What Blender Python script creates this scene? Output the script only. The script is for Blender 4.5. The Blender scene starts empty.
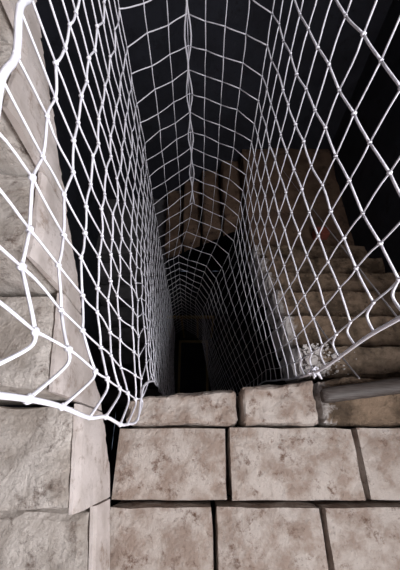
import bpy, bmesh, math, random
from mathutils import Vector, noise
random.seed(7)
C = bpy.context.scene.collection
SC = bpy.context.scene

# ------------------------------------------------------------------ helpers
def link(name, bm, mat, parent=None, smooth=False):
    me = bpy.data.meshes.new(name)
    bmesh.ops.recalc_face_normals(bm, faces=bm.faces)
    bm.to_mesh(me); bm.free()
    me.materials.append(mat)
    if smooth:
        for p in me.polygons: p.use_smooth = True
    o = bpy.data.objects.new(name, me); C.objects.link(o)
    if parent: o.parent = parent
    return o

def tag(o, label, cat, group=None):
    o['label'] = label; o['category'] = cat
    if group: o['group'] = group
    return o

def structure(o):
    o['kind'] = 'structure'; return o

def empty(name, loc):
    o = bpy.data.objects.new(name, None); C.objects.link(o); o.location = loc
    o.empty_display_size = .1
    return o

def grid_block(bm, f, nx, ny, nz, rough=.006, chip=.012, freq=7., seed=0.):
    """closed block, surface gridded; f(u,v,w)->Vector; corners worn, faces slightly uneven"""
    vs = {}
    sv = Vector((seed * 3.1, seed * 1.7, seed * 2.3))
    def V(i, j, k):
        key = (i, j, k)
        if key not in vs:
            u, v, w = i / nx, j / ny, k / nz
            p = f(u, v, w)
            ctr = f(.5, .5, .5)
            ext = [(i in (0, nx)), (j in (0, ny)), (k in (0, nz))]
            n = noise.noise_vector((p + sv) * freq) * rough
            n += noise.noise_vector((p + sv) * freq * 3.3) * rough * .5
            p = p + n
            if sum(ext) >= 2:
                c = chip * (.45 + .9 * abs(noise.noise((p + sv) * freq * 1.6)))
                d = Vector((0, 0, 0))
                if ext[0]: d += (f(.5, v, w) - f(u, v, w)).normalized()
                if ext[1]: d += (f(u, .5, w) - f(u, v, w)).normalized()
                if ext[2]: d += (f(u, v, .5) - f(u, v, w)).normalized()
                p = p + d * c
            vs[key] = bm.verts.new(p)
        return vs[key]
    def q(a, b, c, d): bm.faces.new((a, b, c, d))
    for k in (0, nz):
        for i in range(nx):
            for j in range(ny): q(V(i, j, k), V(i+1, j, k), V(i+1, j+1, k), V(i, j+1, k))
    for j in (0, ny):
        for i in range(nx):
            for k in range(nz): q(V(i, j, k), V(i+1, j, k), V(i+1, j, k+1), V(i, j, k+1))
    for i in (0, nx):
        for j in range(ny):
            for k in range(nz): q(V(i, j, k), V(i, j+1, k), V(i, j+1, k+1), V(i, j, k+1))

def box(bm, x0, x1, y0, y1, z0, z1, seg=.06, **kw):
    f = lambda u, v, w: Vector((x0 + (x1-x0)*u, y0 + (y1-y0)*v, z0 + (z1-z0)*w))
    n = lambda a, b: max(2, min(40, int(abs(b-a) / seg)))
    grid_block(bm, f, n(x0, x1), n(y0, y1), n(z0, z1), **kw)

def plain_box(bm, x0, x1, y0, y1, z0, z1):
    v = [bm.verts.new((x, y, z)) for x in (x0, x1) for y in (y0, y1) for z in (z0, z1)]
    for a in ((0,1,3,2), (4,5,7,6), (0,1,5,4), (2,3,7,6), (0,2,6,4), (1,3,7,5)):
        bm.faces.new([v[i] for i in a])

def tube(bm, pts, r, sides=6):
    rings = []
    n = len(pts)
    up = Vector((.31, .17, .93))
    for i, p in enumerate(pts):
        d = (pts[min(i+1, n-1)] - pts[max(i-1, 0)])
        if d.length < 1e-6: d = Vector((0, 0, 1))
        d.normalize()
        a = d.cross(up)
        if a.length < .05: a = d.cross(Vector((1, 0, 0)))
        a.normalize(); b = d.cross(a)
        rr = r[i] if isinstance(r, (list, tuple)) else r
        rings.append([bm.verts.new(p + (a*math.cos(t) + b*math.sin(t)) * rr)
                      for t in [2*math.pi*s/sides for s in range(sides)]])
    for A, B in zip(rings, rings[1:]):
        for s in range(sides):
            bm.faces.new((A[s], A[(s+1) % sides], B[(s+1) % sides], B[s]))
    bm.faces.new(rings[0]); bm.faces.new(rings[-1])

def blob(bm, c, r, seed=0):
    ret = bmesh.ops.create_icosphere(bm, subdivisions=1, radius=1.)
    rnd = random.Random(seed)
    sx, sy, sz = (r * rnd.uniform(.8, 1.25) for _ in range(3))
    for v in ret['verts']:
        v.co = Vector((v.co.x*sx, v.co.y*sy, v.co.z*sz)) + c

def catmull(pts, sub):
    out = []
    n = len(pts)
    for i in range(n - 1):
        p0, p1, p2, p3 = pts[max(i-1, 0)], pts[i], pts[i+1], pts[min(i+2, n-1)]
        for s in range(sub):
            t = s / sub
            out.append(.5 * ((2*p1) + (p2-p0)*t + (2*p0-5*p1+4*p2-p3)*t*t + (3*p1-p0-3*p2+p3)*t**3))
    out.append(pts[-1])
    return out

# ------------------------------------------------------------------ materials
def new_mat(name):
    m = bpy.data.materials.new(name); m.use_nodes = True
    nt = m.node_tree
    b = nt.nodes['Principled BSDF']
    return m, nt, b

def stone(name, c1, c2, c3, rough=.9, scale=5., bump=.35, white=None):
    """c1/c2 broad mottling, c3 dark stains; white = (axis position, width, colour) limewash towards the shaft end"""
    m, nt, b = new_mat(name)
    N, L = nt.nodes, nt.links
    geo = N.new('ShaderNodeNewGeometry')
    def nz(s, det=6, ro=.6):
        n = N.new('ShaderNodeTexNoise'); n.inputs['Scale'].default_value = s
        n.inputs['Detail'].default_value = det; n.inputs['Roughness'].default_value = ro
        L.new(geo.outputs['Position'], n.inputs['Vector']); return n
    def ramp(src, a, bb):
        r = N.new('ShaderNodeMapRange'); r.inputs['From Min'].default_value = a
        r.inputs['From Max'].default_value = bb; L.new(src, r.inputs['Value']); return r.outputs['Result']
    def mix(fac, A, B):
        x = N.new('ShaderNodeMix'); x.data_type = 'RGBA'
        L.new(fac, x.inputs['Factor'])
        for sock, val in ((x.inputs['A'], A), (x.inputs['B'], B)):
            if isinstance(val, tuple): sock.default_value = (*val, 1)
            else: L.new(val, sock)
        return x.outputs['Result']
    n1 = nz(scale); n2 = nz(scale*3.7, 8, .7); n3 = nz(scale*1.9, 10, .75)
    col = mix(ramp(n1.outputs['Fac'], .42, .60), c1, c2)
    col = mix(ramp(n3.outputs['Fac'], .54, .66), col, c3)
    n5 = nz(scale*14, 4, .6)
    col = mix(ramp(n5.outputs['Fac'], .62, .75), col, tuple(x*.55 for x in c1))
    if white:
        pos, wid, wc = white
        sep = N.new('ShaderNodeSeparateXYZ'); L.new(geo.outputs['Position'], sep.inputs['Vector'])
        a = N.new('ShaderNodeMath'); a.operation = 'MULTIPLY_ADD'
        L.new(n2.outputs['Fac'], a.inputs[0]); a.inputs[1].default_value = wid*2.2
        L.new(sep.outputs['X'], a.inputs[2])
        r = N.new('ShaderNodeMapRange'); L.new(a.outputs[0], r.inputs['Value'])
        r.inputs['From Min'].default_value = pos + wid*1.1 + wid*.5
        r.inputs['From Max'].default_value = pos + wid*1.1
        col = mix(r.outputs['Result'], col, wc)
    L.new(col, b.inputs['Base Color'])
    b.inputs['Roughness'].default_value = rough
    bp = N.new('ShaderNodeBump'); bp.inputs['Strength'].default_value = bump; bp.inputs['Distance'].default_value = .02
    L.new(n2.outputs['Fac'], bp.inputs['Height']); L.new(bp.outputs['Normal'], b.inputs['Normal'])
    return m

M_pale  = stone('pale_limestone', (.68,.62,.57), (.42,.365,.32), (.17,.125,.10), scale=8, bump=1.)
M_plast = stone('smooth_plaster', (.66,.59,.56), (.50,.435,.40), (.31,.235,.19), scale=6, bump=.3)
M_kerb  = stone('kerb_stone', (.58,.51,.46), (.37,.285,.235), (.17,.10,.07), scale=11, bump=.8)
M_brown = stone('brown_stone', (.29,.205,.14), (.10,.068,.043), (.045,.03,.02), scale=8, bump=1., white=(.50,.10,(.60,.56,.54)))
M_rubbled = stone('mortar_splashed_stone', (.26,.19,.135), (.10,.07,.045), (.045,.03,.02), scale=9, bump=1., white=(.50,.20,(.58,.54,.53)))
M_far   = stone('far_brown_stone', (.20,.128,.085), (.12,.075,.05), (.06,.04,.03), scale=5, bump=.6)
M_dark  = stone('shade_toned_masonry', (.030,.032,.045), (.020,.021,.030), (.012,.012,.017), scale=3)  # near-black navy: the stairwell's shade is put into the masonry colour
M_rub   = stone('white_mortar', (.62,.58,.56), (.46,.42,.40), (.26,.21,.18), scale=22)
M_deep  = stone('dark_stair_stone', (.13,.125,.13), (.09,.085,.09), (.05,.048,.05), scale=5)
M_brick = stone('red_brick_clay', (.36,.095,.065), (.27,.075,.05), (.15,.06,.045), scale=20)

def cord_mat(name, col, rough=.55):
    m, nt, b = new_mat(name)
    n = nt.nodes.new('ShaderNodeTexWave'); n.inputs['Scale'].default_value = 160
    n.inputs['Distortion'].default_value = 2
    g = nt.nodes.new('ShaderNodeNewGeometry'); nt.links.new(g.outputs['Position'], n.inputs['Vector'])
    bp = nt.nodes.new('ShaderNodeBump'); bp.inputs['Strength'].default_value = .25; bp.inputs['Distance'].default_value = .001
    nt.links.new(n.outputs['Fac'], bp.inputs['Height']); nt.links.new(bp.outputs['Normal'], b.inputs['Normal'])
    b.inputs['Base Color'].default_value = (*col, 1); b.inputs['Roughness'].default_value = rough
    return m
M_net = cord_mat('white_nylon', (.86,.85,.92))
M_cord = cord_mat('grey_cord', (.34,.32,.33))

m, nt, b = new_mat('dark_wood'); M_wood = m
n = nt.nodes.new('ShaderNodeTexNoise'); mp = nt.nodes.new('ShaderNodeMapping'); g = nt.nodes.new('ShaderNodeNewGeometry')
mp.inputs['Scale'].default_value = (3, 60, 60)
nt.links.new(g.outputs['Position'], mp.inputs['Vector']); nt.links.new(mp.outputs['Vector'], n.inputs['Vector'])
r = nt.nodes.new('ShaderNodeValToRGB'); r.color_ramp.elements[0].color = (.045,.033,.028,1); r.color_ramp.elements[1].color = (.10,.085,.078,1)
r.color_ramp.elements[0].position = .35; r.color_ramp.elements[1].position = .7
nt.links.new(n.outputs['Fac'], r.inputs['Fac']); nt.links.new(r.outputs['Color'], b.inputs['Base Color']); b.inputs['Roughness'].default_value = .6

m, nt, b = new_mat('ochre_timber'); M_ochre = m
n = nt.nodes.new('ShaderNodeTexNoise'); n.inputs['Scale'].default_value = 12
r = nt.nodes.new('ShaderNodeValToRGB'); r.color_ramp.elements[0].color = (.28,.20,.08,1); r.color_ramp.elements[1].color = (.42,.32,.14,1)
nt.links.new(n.outputs['Fac'], r.inputs['Fac']); nt.links.new(r.outputs['Color'], b.inputs['Base Color']); b.inputs['Roughness'].default_value = .6

# ------------------------------------------------------------------ setting (camera height is z = 0)
ZF = -5.5                       # bottom of the stairwell
NEAR = -1.4                     # near landing
WL, WR, WN, WF, TOP = -1.35, 1.52, -1.3, 3.15, 1.5

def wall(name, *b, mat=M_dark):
    bm = bmesh.new(); plain_box(bm, *b); return structure(link(name, bm, mat))
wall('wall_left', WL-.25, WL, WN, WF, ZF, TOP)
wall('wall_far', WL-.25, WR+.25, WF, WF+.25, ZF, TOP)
wall('wall_near', WL-.25, WR+.25, WN-.25, WN, ZF, TOP, mat=M_plast)
# right wall, with an added, unseen window opening placed to light the left side
bm = bmesh.new()
oy0, oy1, oz0, oz1 = -1.15, -.05, .20, 1.20
plain_box(bm, WR, WR+.25, WN, oy0, ZF, TOP)
plain_box(bm, WR, WR+.25, oy1, WF, ZF, TOP)
plain_box(bm, WR, WR+.25, oy0, oy1, ZF, oz0)
plain_box(bm, WR, WR+.25, oy0, oy1, oz1, TOP)
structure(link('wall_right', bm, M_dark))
bm = bmesh.new()
fw = .05
for a in ((oy0, oy0+fw, oz0, oz1), (oy1-fw, oy1, oz0, oz1), (oy0+fw, oy1-fw, oz0, oz0+fw), (oy0+fw, oy1-fw, oz1-fw, oz1)):
    plain_box(bm, WR+.10, WR+.16, a[0], a[1], a[2], a[3])
structure(link('added_window', bm, M_wood))  # frame of the added, out-of-view opening
wall('ceiling', WL-.25, WR+.25, WN-.25, WF+.25, TOP, TOP+.2, mat=M_plast)
bm = bmesh.new(); box(bm, WL, WR, WN, WF, ZF-.2, ZF, seg=.15, rough=.01, chip=.0)
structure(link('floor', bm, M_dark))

# near landing behind its kerb: stone flags
bm = bmesh.new()
rows = [(-.17, .085), (-.55, -.18), (-.93, -.56), (WN, -.94)]
for ri, (y0, y1) in enumerate(rows):
    x = -.335
    while x < WR - .1:
        w = random.uniform(.38, .58); x1 = min(x + w, WR)
        if WR - x1 < .2: x1 = WR
        box(bm, x+.004, x1-.004, y0, y1, NEAR-.3, NEAR + random.uniform(-.006, .0), seg=.07, rough=.004, chip=.01, seed=x+ri)
        x = x1
structure(link('floor_near', bm, M_kerb))

ORD = ['first','second','third','fourth','fifth','sixth','seventh','eighth','ninth','tenth']

# kerb stones along the near edge of the shaft
kerb_front = lambda x: min(.197 + .097*(x + .255), .283)
kerbs = [(-.30, .155, NEAR+.005, M_kerb, 'pale kerb stone at the near edge of the shaft, beside the left steps'),
         (.170, .486, NEAR+.005, M_kerb, "pale kerb stone at the shaft's near edge, beside the white rubble"),
         (.504, WR, NEAR-.02, M_brown, 'long brown kerb stone under the dark wooden bar at right')]
for i, (x0, x1, zt, mt, lab) in enumerate(kerbs):
    def f(u, v, w, x0=x0, x1=x1, zt=zt):
        x = x0 + (x1-x0)*u
        return Vector((x, .09 + (kerb_front(x) - .09)*v, NEAR-.3 + (zt - NEAR + .3)*w))
    bm = bmesh.new(); grid_block(bm, f, int((x1-x0)/.018), 8, 9, rough=.009, chip=.013, freq=11, seed=i+2)
    tag(link('kerb_stone', bm, mt), lab, 'stone', 'kerb stones along the near edge')

# ------------------------------------------------------------------ left flight, climbing away from the landing
tL, rL = .28, .186
edgeL = lambda y: -.365 - .125*(y - .15)
def soffL(y): return -(1.145 - .665*(y - .2))
lab_left = {-2: 'lowest pale stone step rising from the near landing at left',
            -1: 'pale stone step second up from the near landing at left',
             0: 'pale worn stone step in the lower left, third up from the near landing',
             1: 'pale stained stone step above a dark cracked joint at left, fourth up from landing',
             2: 'pale stone step fifth up from the near landing on the left flight',
             3: 'pale stone step sixth up from the near landing on the left flight',
             4: 'pale stone step seventh up from the near landing on the left flight'}
def facing(ya, yb, ztop, parent):
    """plaster on the shaft side of one step, its lower edge broken off raggedly"""
    bm = bmesh.new(); prev = None
    N = 26
    for q in range(N+1):
        y = ya + (yb-ya)*q/N
        zt = ztop - .012 + .006*noise.noise(Vector((y*30, 1, 0)))
        rag = .022*noise.noise(Vector((y*14, 5, 0))) + .018*noise.noise(Vector((y*47, 2, 0)))
        if y < .27: rag -= .07 * min(1, (.27-y)/.1)
        zb = max(soffL(y) + rag, -1.385)
        xo = edgeL(y); ring = []; n = 9
        for k in range(n+1):
            z = zb + (zt-zb)*k/n
            ring.append(bm.verts.new((xo + .006*noise.noise(Vector((y*9, z*9, 3))) - (.006 if k == n else 0), y, z)))
        for k in range(n, -1, -1):
            ring.append(bm.verts.new((xo - .016, y, zb + (zt-zb)*k/n)))
        if prev:
            for k in range(len(ring)):
                kk = (k+1) % len(ring)
                bm.faces.new((prev[k], prev[kk], ring[kk], ring[k]))
        else: bm.faces.new(ring)
        prev = ring
    bm.faces.new(prev)
    o = link('plaster_facing', bm, M_plast, parent)
    o['label'] = 'smooth pale plaster facing'
for i in range(-2, 5):
    y0 = .127 + tL*i; y1 = y0 + tL; zt = -.82 + rL*i
    def f(u, v, w, y0=y0, y1=y1, zt=zt):
        y = y0 + .010 + (y1-y0-.020)*v
        zb = max(soffL(y), NEAR - .02) if y < .15 else soffL(y)
        xe = edgeL(y) - .014
        return Vector((WL + (xe - WL)*u, y, zb + (zt - zb)*w))
    bm = bmesh.new(); grid_block(bm, f, 26, 9, 7, rough=.008, chip=.012, seed=i+5)
    st = tag(link('stone_step', bm, M_pale), lab_left[i], 'step', 'stone steps of the upper left flight')
    facing(y0 + .003, y1 - .003, zt, st)
# ------------------------------------------------------------------ right flight, going down and away
tR, rR = .24, .17
XR = .485
desc = {1: 'first step down from the landing at right, strewn with white rubble',
        2: 'second step down on the right flight, white-limed end at the shaft',
        3: 'third step down from the landing on the brown right flight',
        4: 'fourth step down from the landing on the brown right flight',
        5: 'fifth step down from the landing on the brown right flight',
        6: 'sixth and last step down on the right flight, nearest the red brick'}
for i in range(1, 7):
    y0 = .246 + tR*(i-1) + (.056 if i == 1 else 0); y1 = .246 + tR*i; zt = NEAR - rR*i
    xe = XR + random.uniform(-.018, .018)
    sl = rR/tR
    def f(u, v, w, y0=y0, y1=y1, zt=zt, xe=xe, i=i):
        y = y0 + .011 + (y1-y0-.022)*v
        zb = NEAR - rR - .28 - sl*(y - .246) + .06
        return Vector((xe + (WR - xe)*u, y, min(zb, zt-.1) + (zt - min(zb, zt-.1))*w))
    bm = bmesh.new(); grid_block(bm, f, 48, 10, 8, rough=.013, chip=.026, seed=i*1.7, freq=9)
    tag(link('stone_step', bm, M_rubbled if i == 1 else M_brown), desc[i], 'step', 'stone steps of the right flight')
# far right corner landing
yL = .246 + tR*6; zL = NEAR - rR*7
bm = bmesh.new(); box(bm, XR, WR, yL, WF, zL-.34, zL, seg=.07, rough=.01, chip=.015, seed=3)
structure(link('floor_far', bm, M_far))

# far flight, going down from right to left
tF, rF, YF = .235, .17, 2.22
for i in range(4):
    x1 = XR - tF*i; x0 = x1 - tF; zt = zL - rF*(i+1)
    def f(u, v, w, x0=x0, x1=x1, zt=zt):
        x = x0 + .010 + (x1-x0-.020)*u
        zb = zL - .34 - (XR - x)*rF/tF
        return Vector((x, YF + (WF - YF)*v, min(zb, zt-.08) + (zt - min(zb, zt-.08))*w))
    bm = bmesh.new(); grid_block(bm, f, 6, 14, 7, rough=.010, chip=.016, seed=i+20)
    tag(link('stone_step', bm, M_far), ORD[i] + ' step down from the far right corner on the dim brown far flight', 'step', 'stone steps of the far flight')
xC = XR - tF*4; zC = zL - rF*5
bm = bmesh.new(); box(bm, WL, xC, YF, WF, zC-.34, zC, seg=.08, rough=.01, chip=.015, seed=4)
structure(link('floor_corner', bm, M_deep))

# lower left flight, going down towards the camera, deep in the dark
for i in range(7):
    y1 = YF - tR*i; y0 = y1 - tR; zt = zC - rR*(i+1)
    def f(u, v, w, y0=y0, y1=y1, zt=zt):
        y = y0 + .010 + (y1-y0-.020)*v
        zb = zC - .34 - (YF - y)*rR/tR
        return Vector((WL + (xC - WL)*u, y, max(ZF, min(zb, zt-.08)) + (zt - max(ZF, min(zb, zt-.08)))*w))
    bm = bmesh.new(); grid_block(bm, f, 14, 6, 5, rough=.010, chip=.016, seed=i+40)
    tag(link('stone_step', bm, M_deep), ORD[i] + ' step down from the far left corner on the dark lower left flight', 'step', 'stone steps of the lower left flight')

# ------------------------------------------------------------------ bottom of the shaft
root = tag(empty('timber_frame', (-.12, 1.2, ZF)), 'dim ochre-edged timber frame around a dark pit at the shaft bottom', 'frame')
bx = [(-.37, -.33, .5, 1.72), (.10, .14, .5, 1.72), (-.33, .10, 1.68, 1.72), (-.33, .10, .5, .54)]
for a in bx:
    bm = bmesh.new(); plain_box(bm, a[0]+.12, a[1]+.12, a[2]-1.2, a[3]-1.2, 0, .05)
    link('rail', bm, M_ochre, root)
bm = bmesh.new(); plain_box(bm, -.21, .22, .54-1.2, 1.68-1.2, 0, .012); link('pit_cover', bm, M_dark, root)
bm = bmesh.new(); plain_box(bm, -.75, .42, 1.80, 1.98, ZF, -4.45)
structure(link('wall_shaft', bm, M_dark))
root = tag(empty('panelled_door', (-.25, 1.78, ZF)), 'dim ochre-edged panels low on the far wall of the shaft bottom', 'door')
for x in (-.27, -.03, .21, .45):
    bm = bmesh.new(); plain_box(bm, x-.015, x+.015, -.02, .02, .05, .98); link('stile', bm, M_ochre, root)
bm = bmesh.new(); plain_box(bm, -.285, .465, -.02, .02, .98, 1.01); link('top_rail', bm, M_ochre, root)
for x in (-.27, -.03, .21):
    bm = bmesh.new(); plain_box(bm, x+.015, x+.225, -.008, .012, .05, .98); link('panel', bm, M_deep, root)

# ------------------------------------------------------------------ the net
# plan outline of the net at several depths h below the camera, walked near-left > far > near-right
# stations: left hem, left wall start, far left corner, far apex, right bevel a, right bevel b, before hem, right hem
PL = {
 .20: [(-.205,.045),(-.205,.13),(-.31,1.52),(-.06,1.78),(.20,1.62),(.285,1.52),(.44,.33),(.445,.265)],
1.20: [(-.205,.07),(-.210,.15),(-.31,1.52),(-.06,1.78),(.20,1.62),(.285,1.52),(.43,.33),(.442,.262)],
1.40: [(-.21,.275),(-.215,.30),(-.315,1.52),(-.06,1.78),(.20,1.62),(.285,1.52),(.43,.34),(.440,.285)],
1.90: [(-.22,.29),(-.24,.34),(-.32,1.50),(-.055,1.74),(.18,1.60),(.275,1.50),(.42,.42),(.43,.36)],
2.10: [(-.22,.29),(-.25,.36),(-.32,1.48),(-.09,1.66),(.165,1.54),(.262,1.44),(.42,.46),(.42,.40)],
2.40: [(-.22,.29),(-.26,.38),(-.32,1.46),(-.19,1.54),(.06,1.44),(.14,1.31),(.40,.46),(.40,.40)],
3.20: [(-.23,.29),(-.28,.40),(-.33,1.50),(-.22,1.58),(-.05,1.46),(.03,1.33),(.33,.46),(.34,.38)],
4.90: [(-.26,.30),(-.32,.45),(-.38,1.58),(-.25,1.66),(-.06,1.55),(.04,1.42),(.20,.50),(.21,.40)],
}
HK = sorted(PL)
def outline(h):
    h = min(max(h, HK[0]), HK[-1])
    for a, b in zip(HK, HK[1:]):
        if h <= b:
            t = (h-a)/(b-a)
            return [Vector((p[0]+(q[0]-p[0])*t, p[1]+(q[1]-p[1])*t)) for p, q in zip(PL[a], PL[b])]
SEGS = [1, 17, 3, 3, 1, 12, 1]           # meshes between stations
NC = sum(SEGS)
H0, DH, NR = .26, .12, 38
def knot(i, k):
    """i mesh along the outline, k rows down"""
    h = H0 + DH*k
    if k > 22: h = H0 + DH*22 + (k-22)*DH*.95
    o = outline(h)
    j = i; s = 0
    while s < len(SEGS)-1 and j >= SEGS[s]:
        j -= SEGS[s]; s += 1
    t = j / SEGS[s]
    p = o[s] + (o[s+1]-o[s])*t
    # walls billow a little between the corners
    nrm = Vector((-(o[s+1]-o[s]).y, (o[s+1]-o[s]).x))
    if nrm.length > 1e-6: nrm.normalize()
    if SEGS[s] > 6:
        p = p + nrm * ((.044 * math.sin(math.pi*t**.6) if h < 1.1 else .03 * math.sin(math.pi*t)) if s == 1 else -.012 * math.sin(math.pi*t))
    rnd = random.Random(i*131 + k*7)
    zz = .008 if i < 20 else .004
    z = -h + (zz if (i+k) % 2 else -zz)
    if s == 2 or s == 3:
        z -= .0
    jt = .006 if i < 20 else .0045
    # near left the meshes rise to the hand-tied edge
    if i == 0 and h < 1.35: z += .10
    if i == NC: z -= .035
    return Vector((p.x + rnd.uniform(-jt, jt)*.5, p.y + rnd.uniform(-jt, jt), z + rnd.uniform(-jt, jt)))
K = [[knot(i, k) for k in range(NR)] for i in range(NC+1)]
net = tag(empty('safety_net', (0, .9, -5.0)), 'white knotted safety net hung round the shaft on three sides', 'net')
off = net.location.copy()
bm = bmesh.new()
def strand(a, b, r, sag, seed):
    rnd = random.Random(seed)
    L = (b-a).length
    d = Vector((rnd.uniform(-1, 1), rnd.uniform(-1, 1), rnd.uniform(-1, .3))) * sag * L
    n = 4 if a.length < 1.9 else 2
    pts = []
    for q in range(n+1):
        t = q/n
        pts.append(a.lerp(b, t) + d*math.sin(math.pi*t)*(1 + .4*math.sin(2*math.pi*t)) - off)
    tube(bm, pts, r, 6 if a.length < 1.9 else 4)
for k in range(NR):
    for i in range(NC):
        a, b = K[i][k], K[i+1][k]
        if i == 0 and k < 9:      # loose loops of the left edge
            m1 = a.lerp(b, .5) + Vector((.0, .02, -.05))
            tube(bm, [p - off for p in catmull([a, m1, b], 6)], .0029)
        elif i == NC-1 and k < 10: # slack loops hanging down to the right hem
            m1 = a.lerp(b, .45) + Vector((.0, .012, -.03))
            tube(bm, [p - off for p in catmull([a, m1, b], 6)], .0036)
        else:
            strand(a, b, .0027 if i < 7 else .0031 if a.length < 1.6 else .0027, .035 if i < 19 else .02, i*77+k)
    for i in range(NC+1):
        blob(bm, K[i][k] - off, .0066 if i < 7 and k < 8 else .0060 if K[i][k].length < 1.5 else .0046, i*13+k)
for i in range(1, NC):
    for k in range(NR-1):
        strand(K[i][k], K[i][k+1], .0023 if K[i][k].z > -1.5 else .0014, .02, i*91+k+5)
link('netting', bm, M_net, net, smooth=True)
for nm, i, r in (('hem_rope', 0, .004), ('hem_rope', NC, .0052)):
    bm = bmesh.new()
    tube(bm, [p - off for p in catmull([K[i][k] for k in range(NR)], 4)], r, 8)
    link(nm, bm, M_net, net, smooth=True)
bm = bmesh.new()
tube(bm, [p - off for p in catmull([K[i][0] for i in range(NC+1)], 3)], .006, 8)
link('head_rope', bm, M_net, net, smooth=True)
# doubled cord at the far apex
ia = SEGS[0]+SEGS[1]+SEGS[2]
bm = bmesh.new()
for dx in (-.008, .008):
    tube(bm, [p - off + Vector((dx + .008*math.sin(n*.9+dx*200), -.006, 0)) for n, p in enumerate(catmull([K[ia][k] for k in range(0, 15)], 3))], .0042, 6)
link('apex_cord', bm, M_net, net, smooth=True)
# knotted bunch tying the right hem to the rubble step
kz = min(range(NR), key=lambda k: abs(K[NC][k].z + 1.27))
kc = K[NC][kz]
bm = bmesh.new()
rnd = random.Random(3)
for n in range(4):
    c = kc + Vector((rnd.uniform(-.015, .02), rnd.uniform(-.01, .02), rnd.uniform(-.02, .01)))
    pts = [c + Vector((.016*math.cos(t+n)+rnd.uniform(-.003, .003), .010*math.sin(t*2+n), .013*math.sin(t+n*.7))) - off for t in [q*.45 for q in range(15)]]
    tube(bm, pts, .0036, 6)
link('tie_knot', bm, M_net, net, smooth=True)

# ------------------------------------------------------------------ loose cords behind the net
FP, TH = 320., math.radians(62.7)
def along(p, q, t): return p + (q-p)*t
bm = bmesh.new()
a = Vector((.80, 3.15, -2.63)); b = Vector((.60, .33, -.885))
d = (b-a)
P0 = a; P1 = a + d*((WN - a.y)/d.y)
tube(bm, [along(P0, P1, t/24) + Vector((0, 0, -.01*math.sin(math.pi*t/24))) for t in range(25)], .0026, 6)
tag(link('stretched_cord', bm, M_cord), 'thin grey cord stretched aslant over the right steps behind the net, the longer one', 'cord')
bm = bmesh.new()
tube(bm, catmull([Vector(p) for p in ((.655,.262,-1.345), (.635,.49,-1.535), (.613,.735,-1.705), (.60,.87,-1.875))], 5), .0034, 6)
tag(link('slack_cord', bm, M_cord), 'short thin grey cord running down the right steps from the wooden bar', 'cord')

# ------------------------------------------------------------------ bar, brick, rubble
bm = bmesh.new()
def f(u, v, w):
    x = .50 + .95*u
    yc = .198 + .075*(x-.5)/.6
    return Vector((x, yc - .03 + .06*v, NEAR - .006 + .045*w))
grid_block(bm, f, 40, 4, 4, rough=.002, chip=.010)
tag(link('wooden_bar', bm, M_wood, smooth=True), 'dark brown wooden bar lying along the near right edge of the landing', 'bar')

bm = bmesh.new(); box(bm, 1.10, 1.24, 1.82, 1.91, zL+.012, zL+.115, seg=.02, rough=.004, chip=.006, seed=2)
tag(link('brick', bm, M_brick), 'dull red brick lying on the far right landing beyond the brown steps', 'brick')

# broken mortar lying on the first step down
frag = [(.545,.39,.024,'largest lump of white mortar on the first right step'),
        (.61,.36,.016,'white mortar lump beside the short cord on the first right step'),
        (.525,.345,.016,'white mortar lump nearest the shaft edge on the first right step'),
        (.66,.41,.013,'white mortar lump farthest right in the rubble patch'),
        (.58,.44,.013,'white mortar lump at the far edge of the rubble patch')]
for i, (x, y, s, lab) in enumerate(frag):
    bm = bmesh.new()
    bmesh.ops.create_icosphere(bm, subdivisions=3, radius=1)
    for v in bm.verts:
        k = 1 + .45*noise.noise(v.co*1.7 + Vector((i*5, 0, 0))) + .2*noise.noise(v.co*4 + Vector((0, i*3, 0)))
        v.co = Vector((v.co.x*s*1.3*k, v.co.y*s*k, v.co.z*s*.5*k))
    o = link('mortar_lump', bm, M_rub)
    o.location = (x, y, NEAR - rR + s*.5 + .010)
    tag(o, lab, 'rubble', 'white mortar rubble on the first right step')
bm = bmesh.new()
rnd = random.Random(11)
for n in range(260):
    x = .515 + abs(rnd.gauss(0, .075)); y = rnd.uniform(.315, .47)
    s = rnd.uniform(.0025, .008)
    r0 = bmesh.ops.create_cube(bm, size=s*1.5)
    ca, sa = math.cos(n*1.7), math.sin(n*1.7)
    for v in r0['verts']:
        q = v.co * rnd.uniform(.55, 1.3)
        v.co = Vector((q.x*ca - q.y*sa, (q.x*sa + q.y*ca)*.8, q.z*.6)) + Vector((x, y, NEAR - rR + s*.3 + .012))
o = link('mortar_crumbs', bm, M_rub); o['kind'] = 'stuff'
tag(o, 'scatter of small white mortar crumbs on the first right step', 'rubble')

# ------------------------------------------------------------------ light, camera, colour
def area(name, loc, target, sx, sy, power, col):
    l = bpy.data.lights.new(name, 'AREA'); l.shape = 'RECTANGLE'; l.size = sx; l.size_y = sy
    l.energy = power; l.color = col
    o = bpy.data.objects.new(name, l); C.objects.link(o); o.location = loc
    o.rotation_euler = (Vector(target) - Vector(loc)).to_track_quat('-Z', 'Y').to_euler()
    return o
area('added_window_light', (WR+.30, -.60, .72), (-.3, .5, -1.0), 1.25, 1.05, 165, (.97, .97, 1.0))  # added lamp outside the unseen opening, aimed to brighten the left steps
w = bpy.data.worlds.new('daylight'); SC.world = w; w.use_nodes = True
w.node_tree.nodes['Background'].inputs['Color'].default_value = (.55, .65, .9, 1)
w.node_tree.nodes['Background'].inputs['Strength'].default_value = .5

cam = bpy.data.cameras.new('camera'); co = bpy.data.objects.new('camera', cam); C.objects.link(co)
co.location = (0, 0, 0)
co.rotation_euler = (math.pi/2 - TH, 0, 0)
cam.sensor_fit = 'HORIZONTAL'; cam.sensor_width = 36; cam.lens = FP*36/400
cam.clip_start = .02
SC.camera = co
vs = SC.view_settings
vs.view_transform = 'Standard'; vs.look = 'None'; vs.gamma = 1; vs.exposure = 0
vs.use_curve_mapping = False
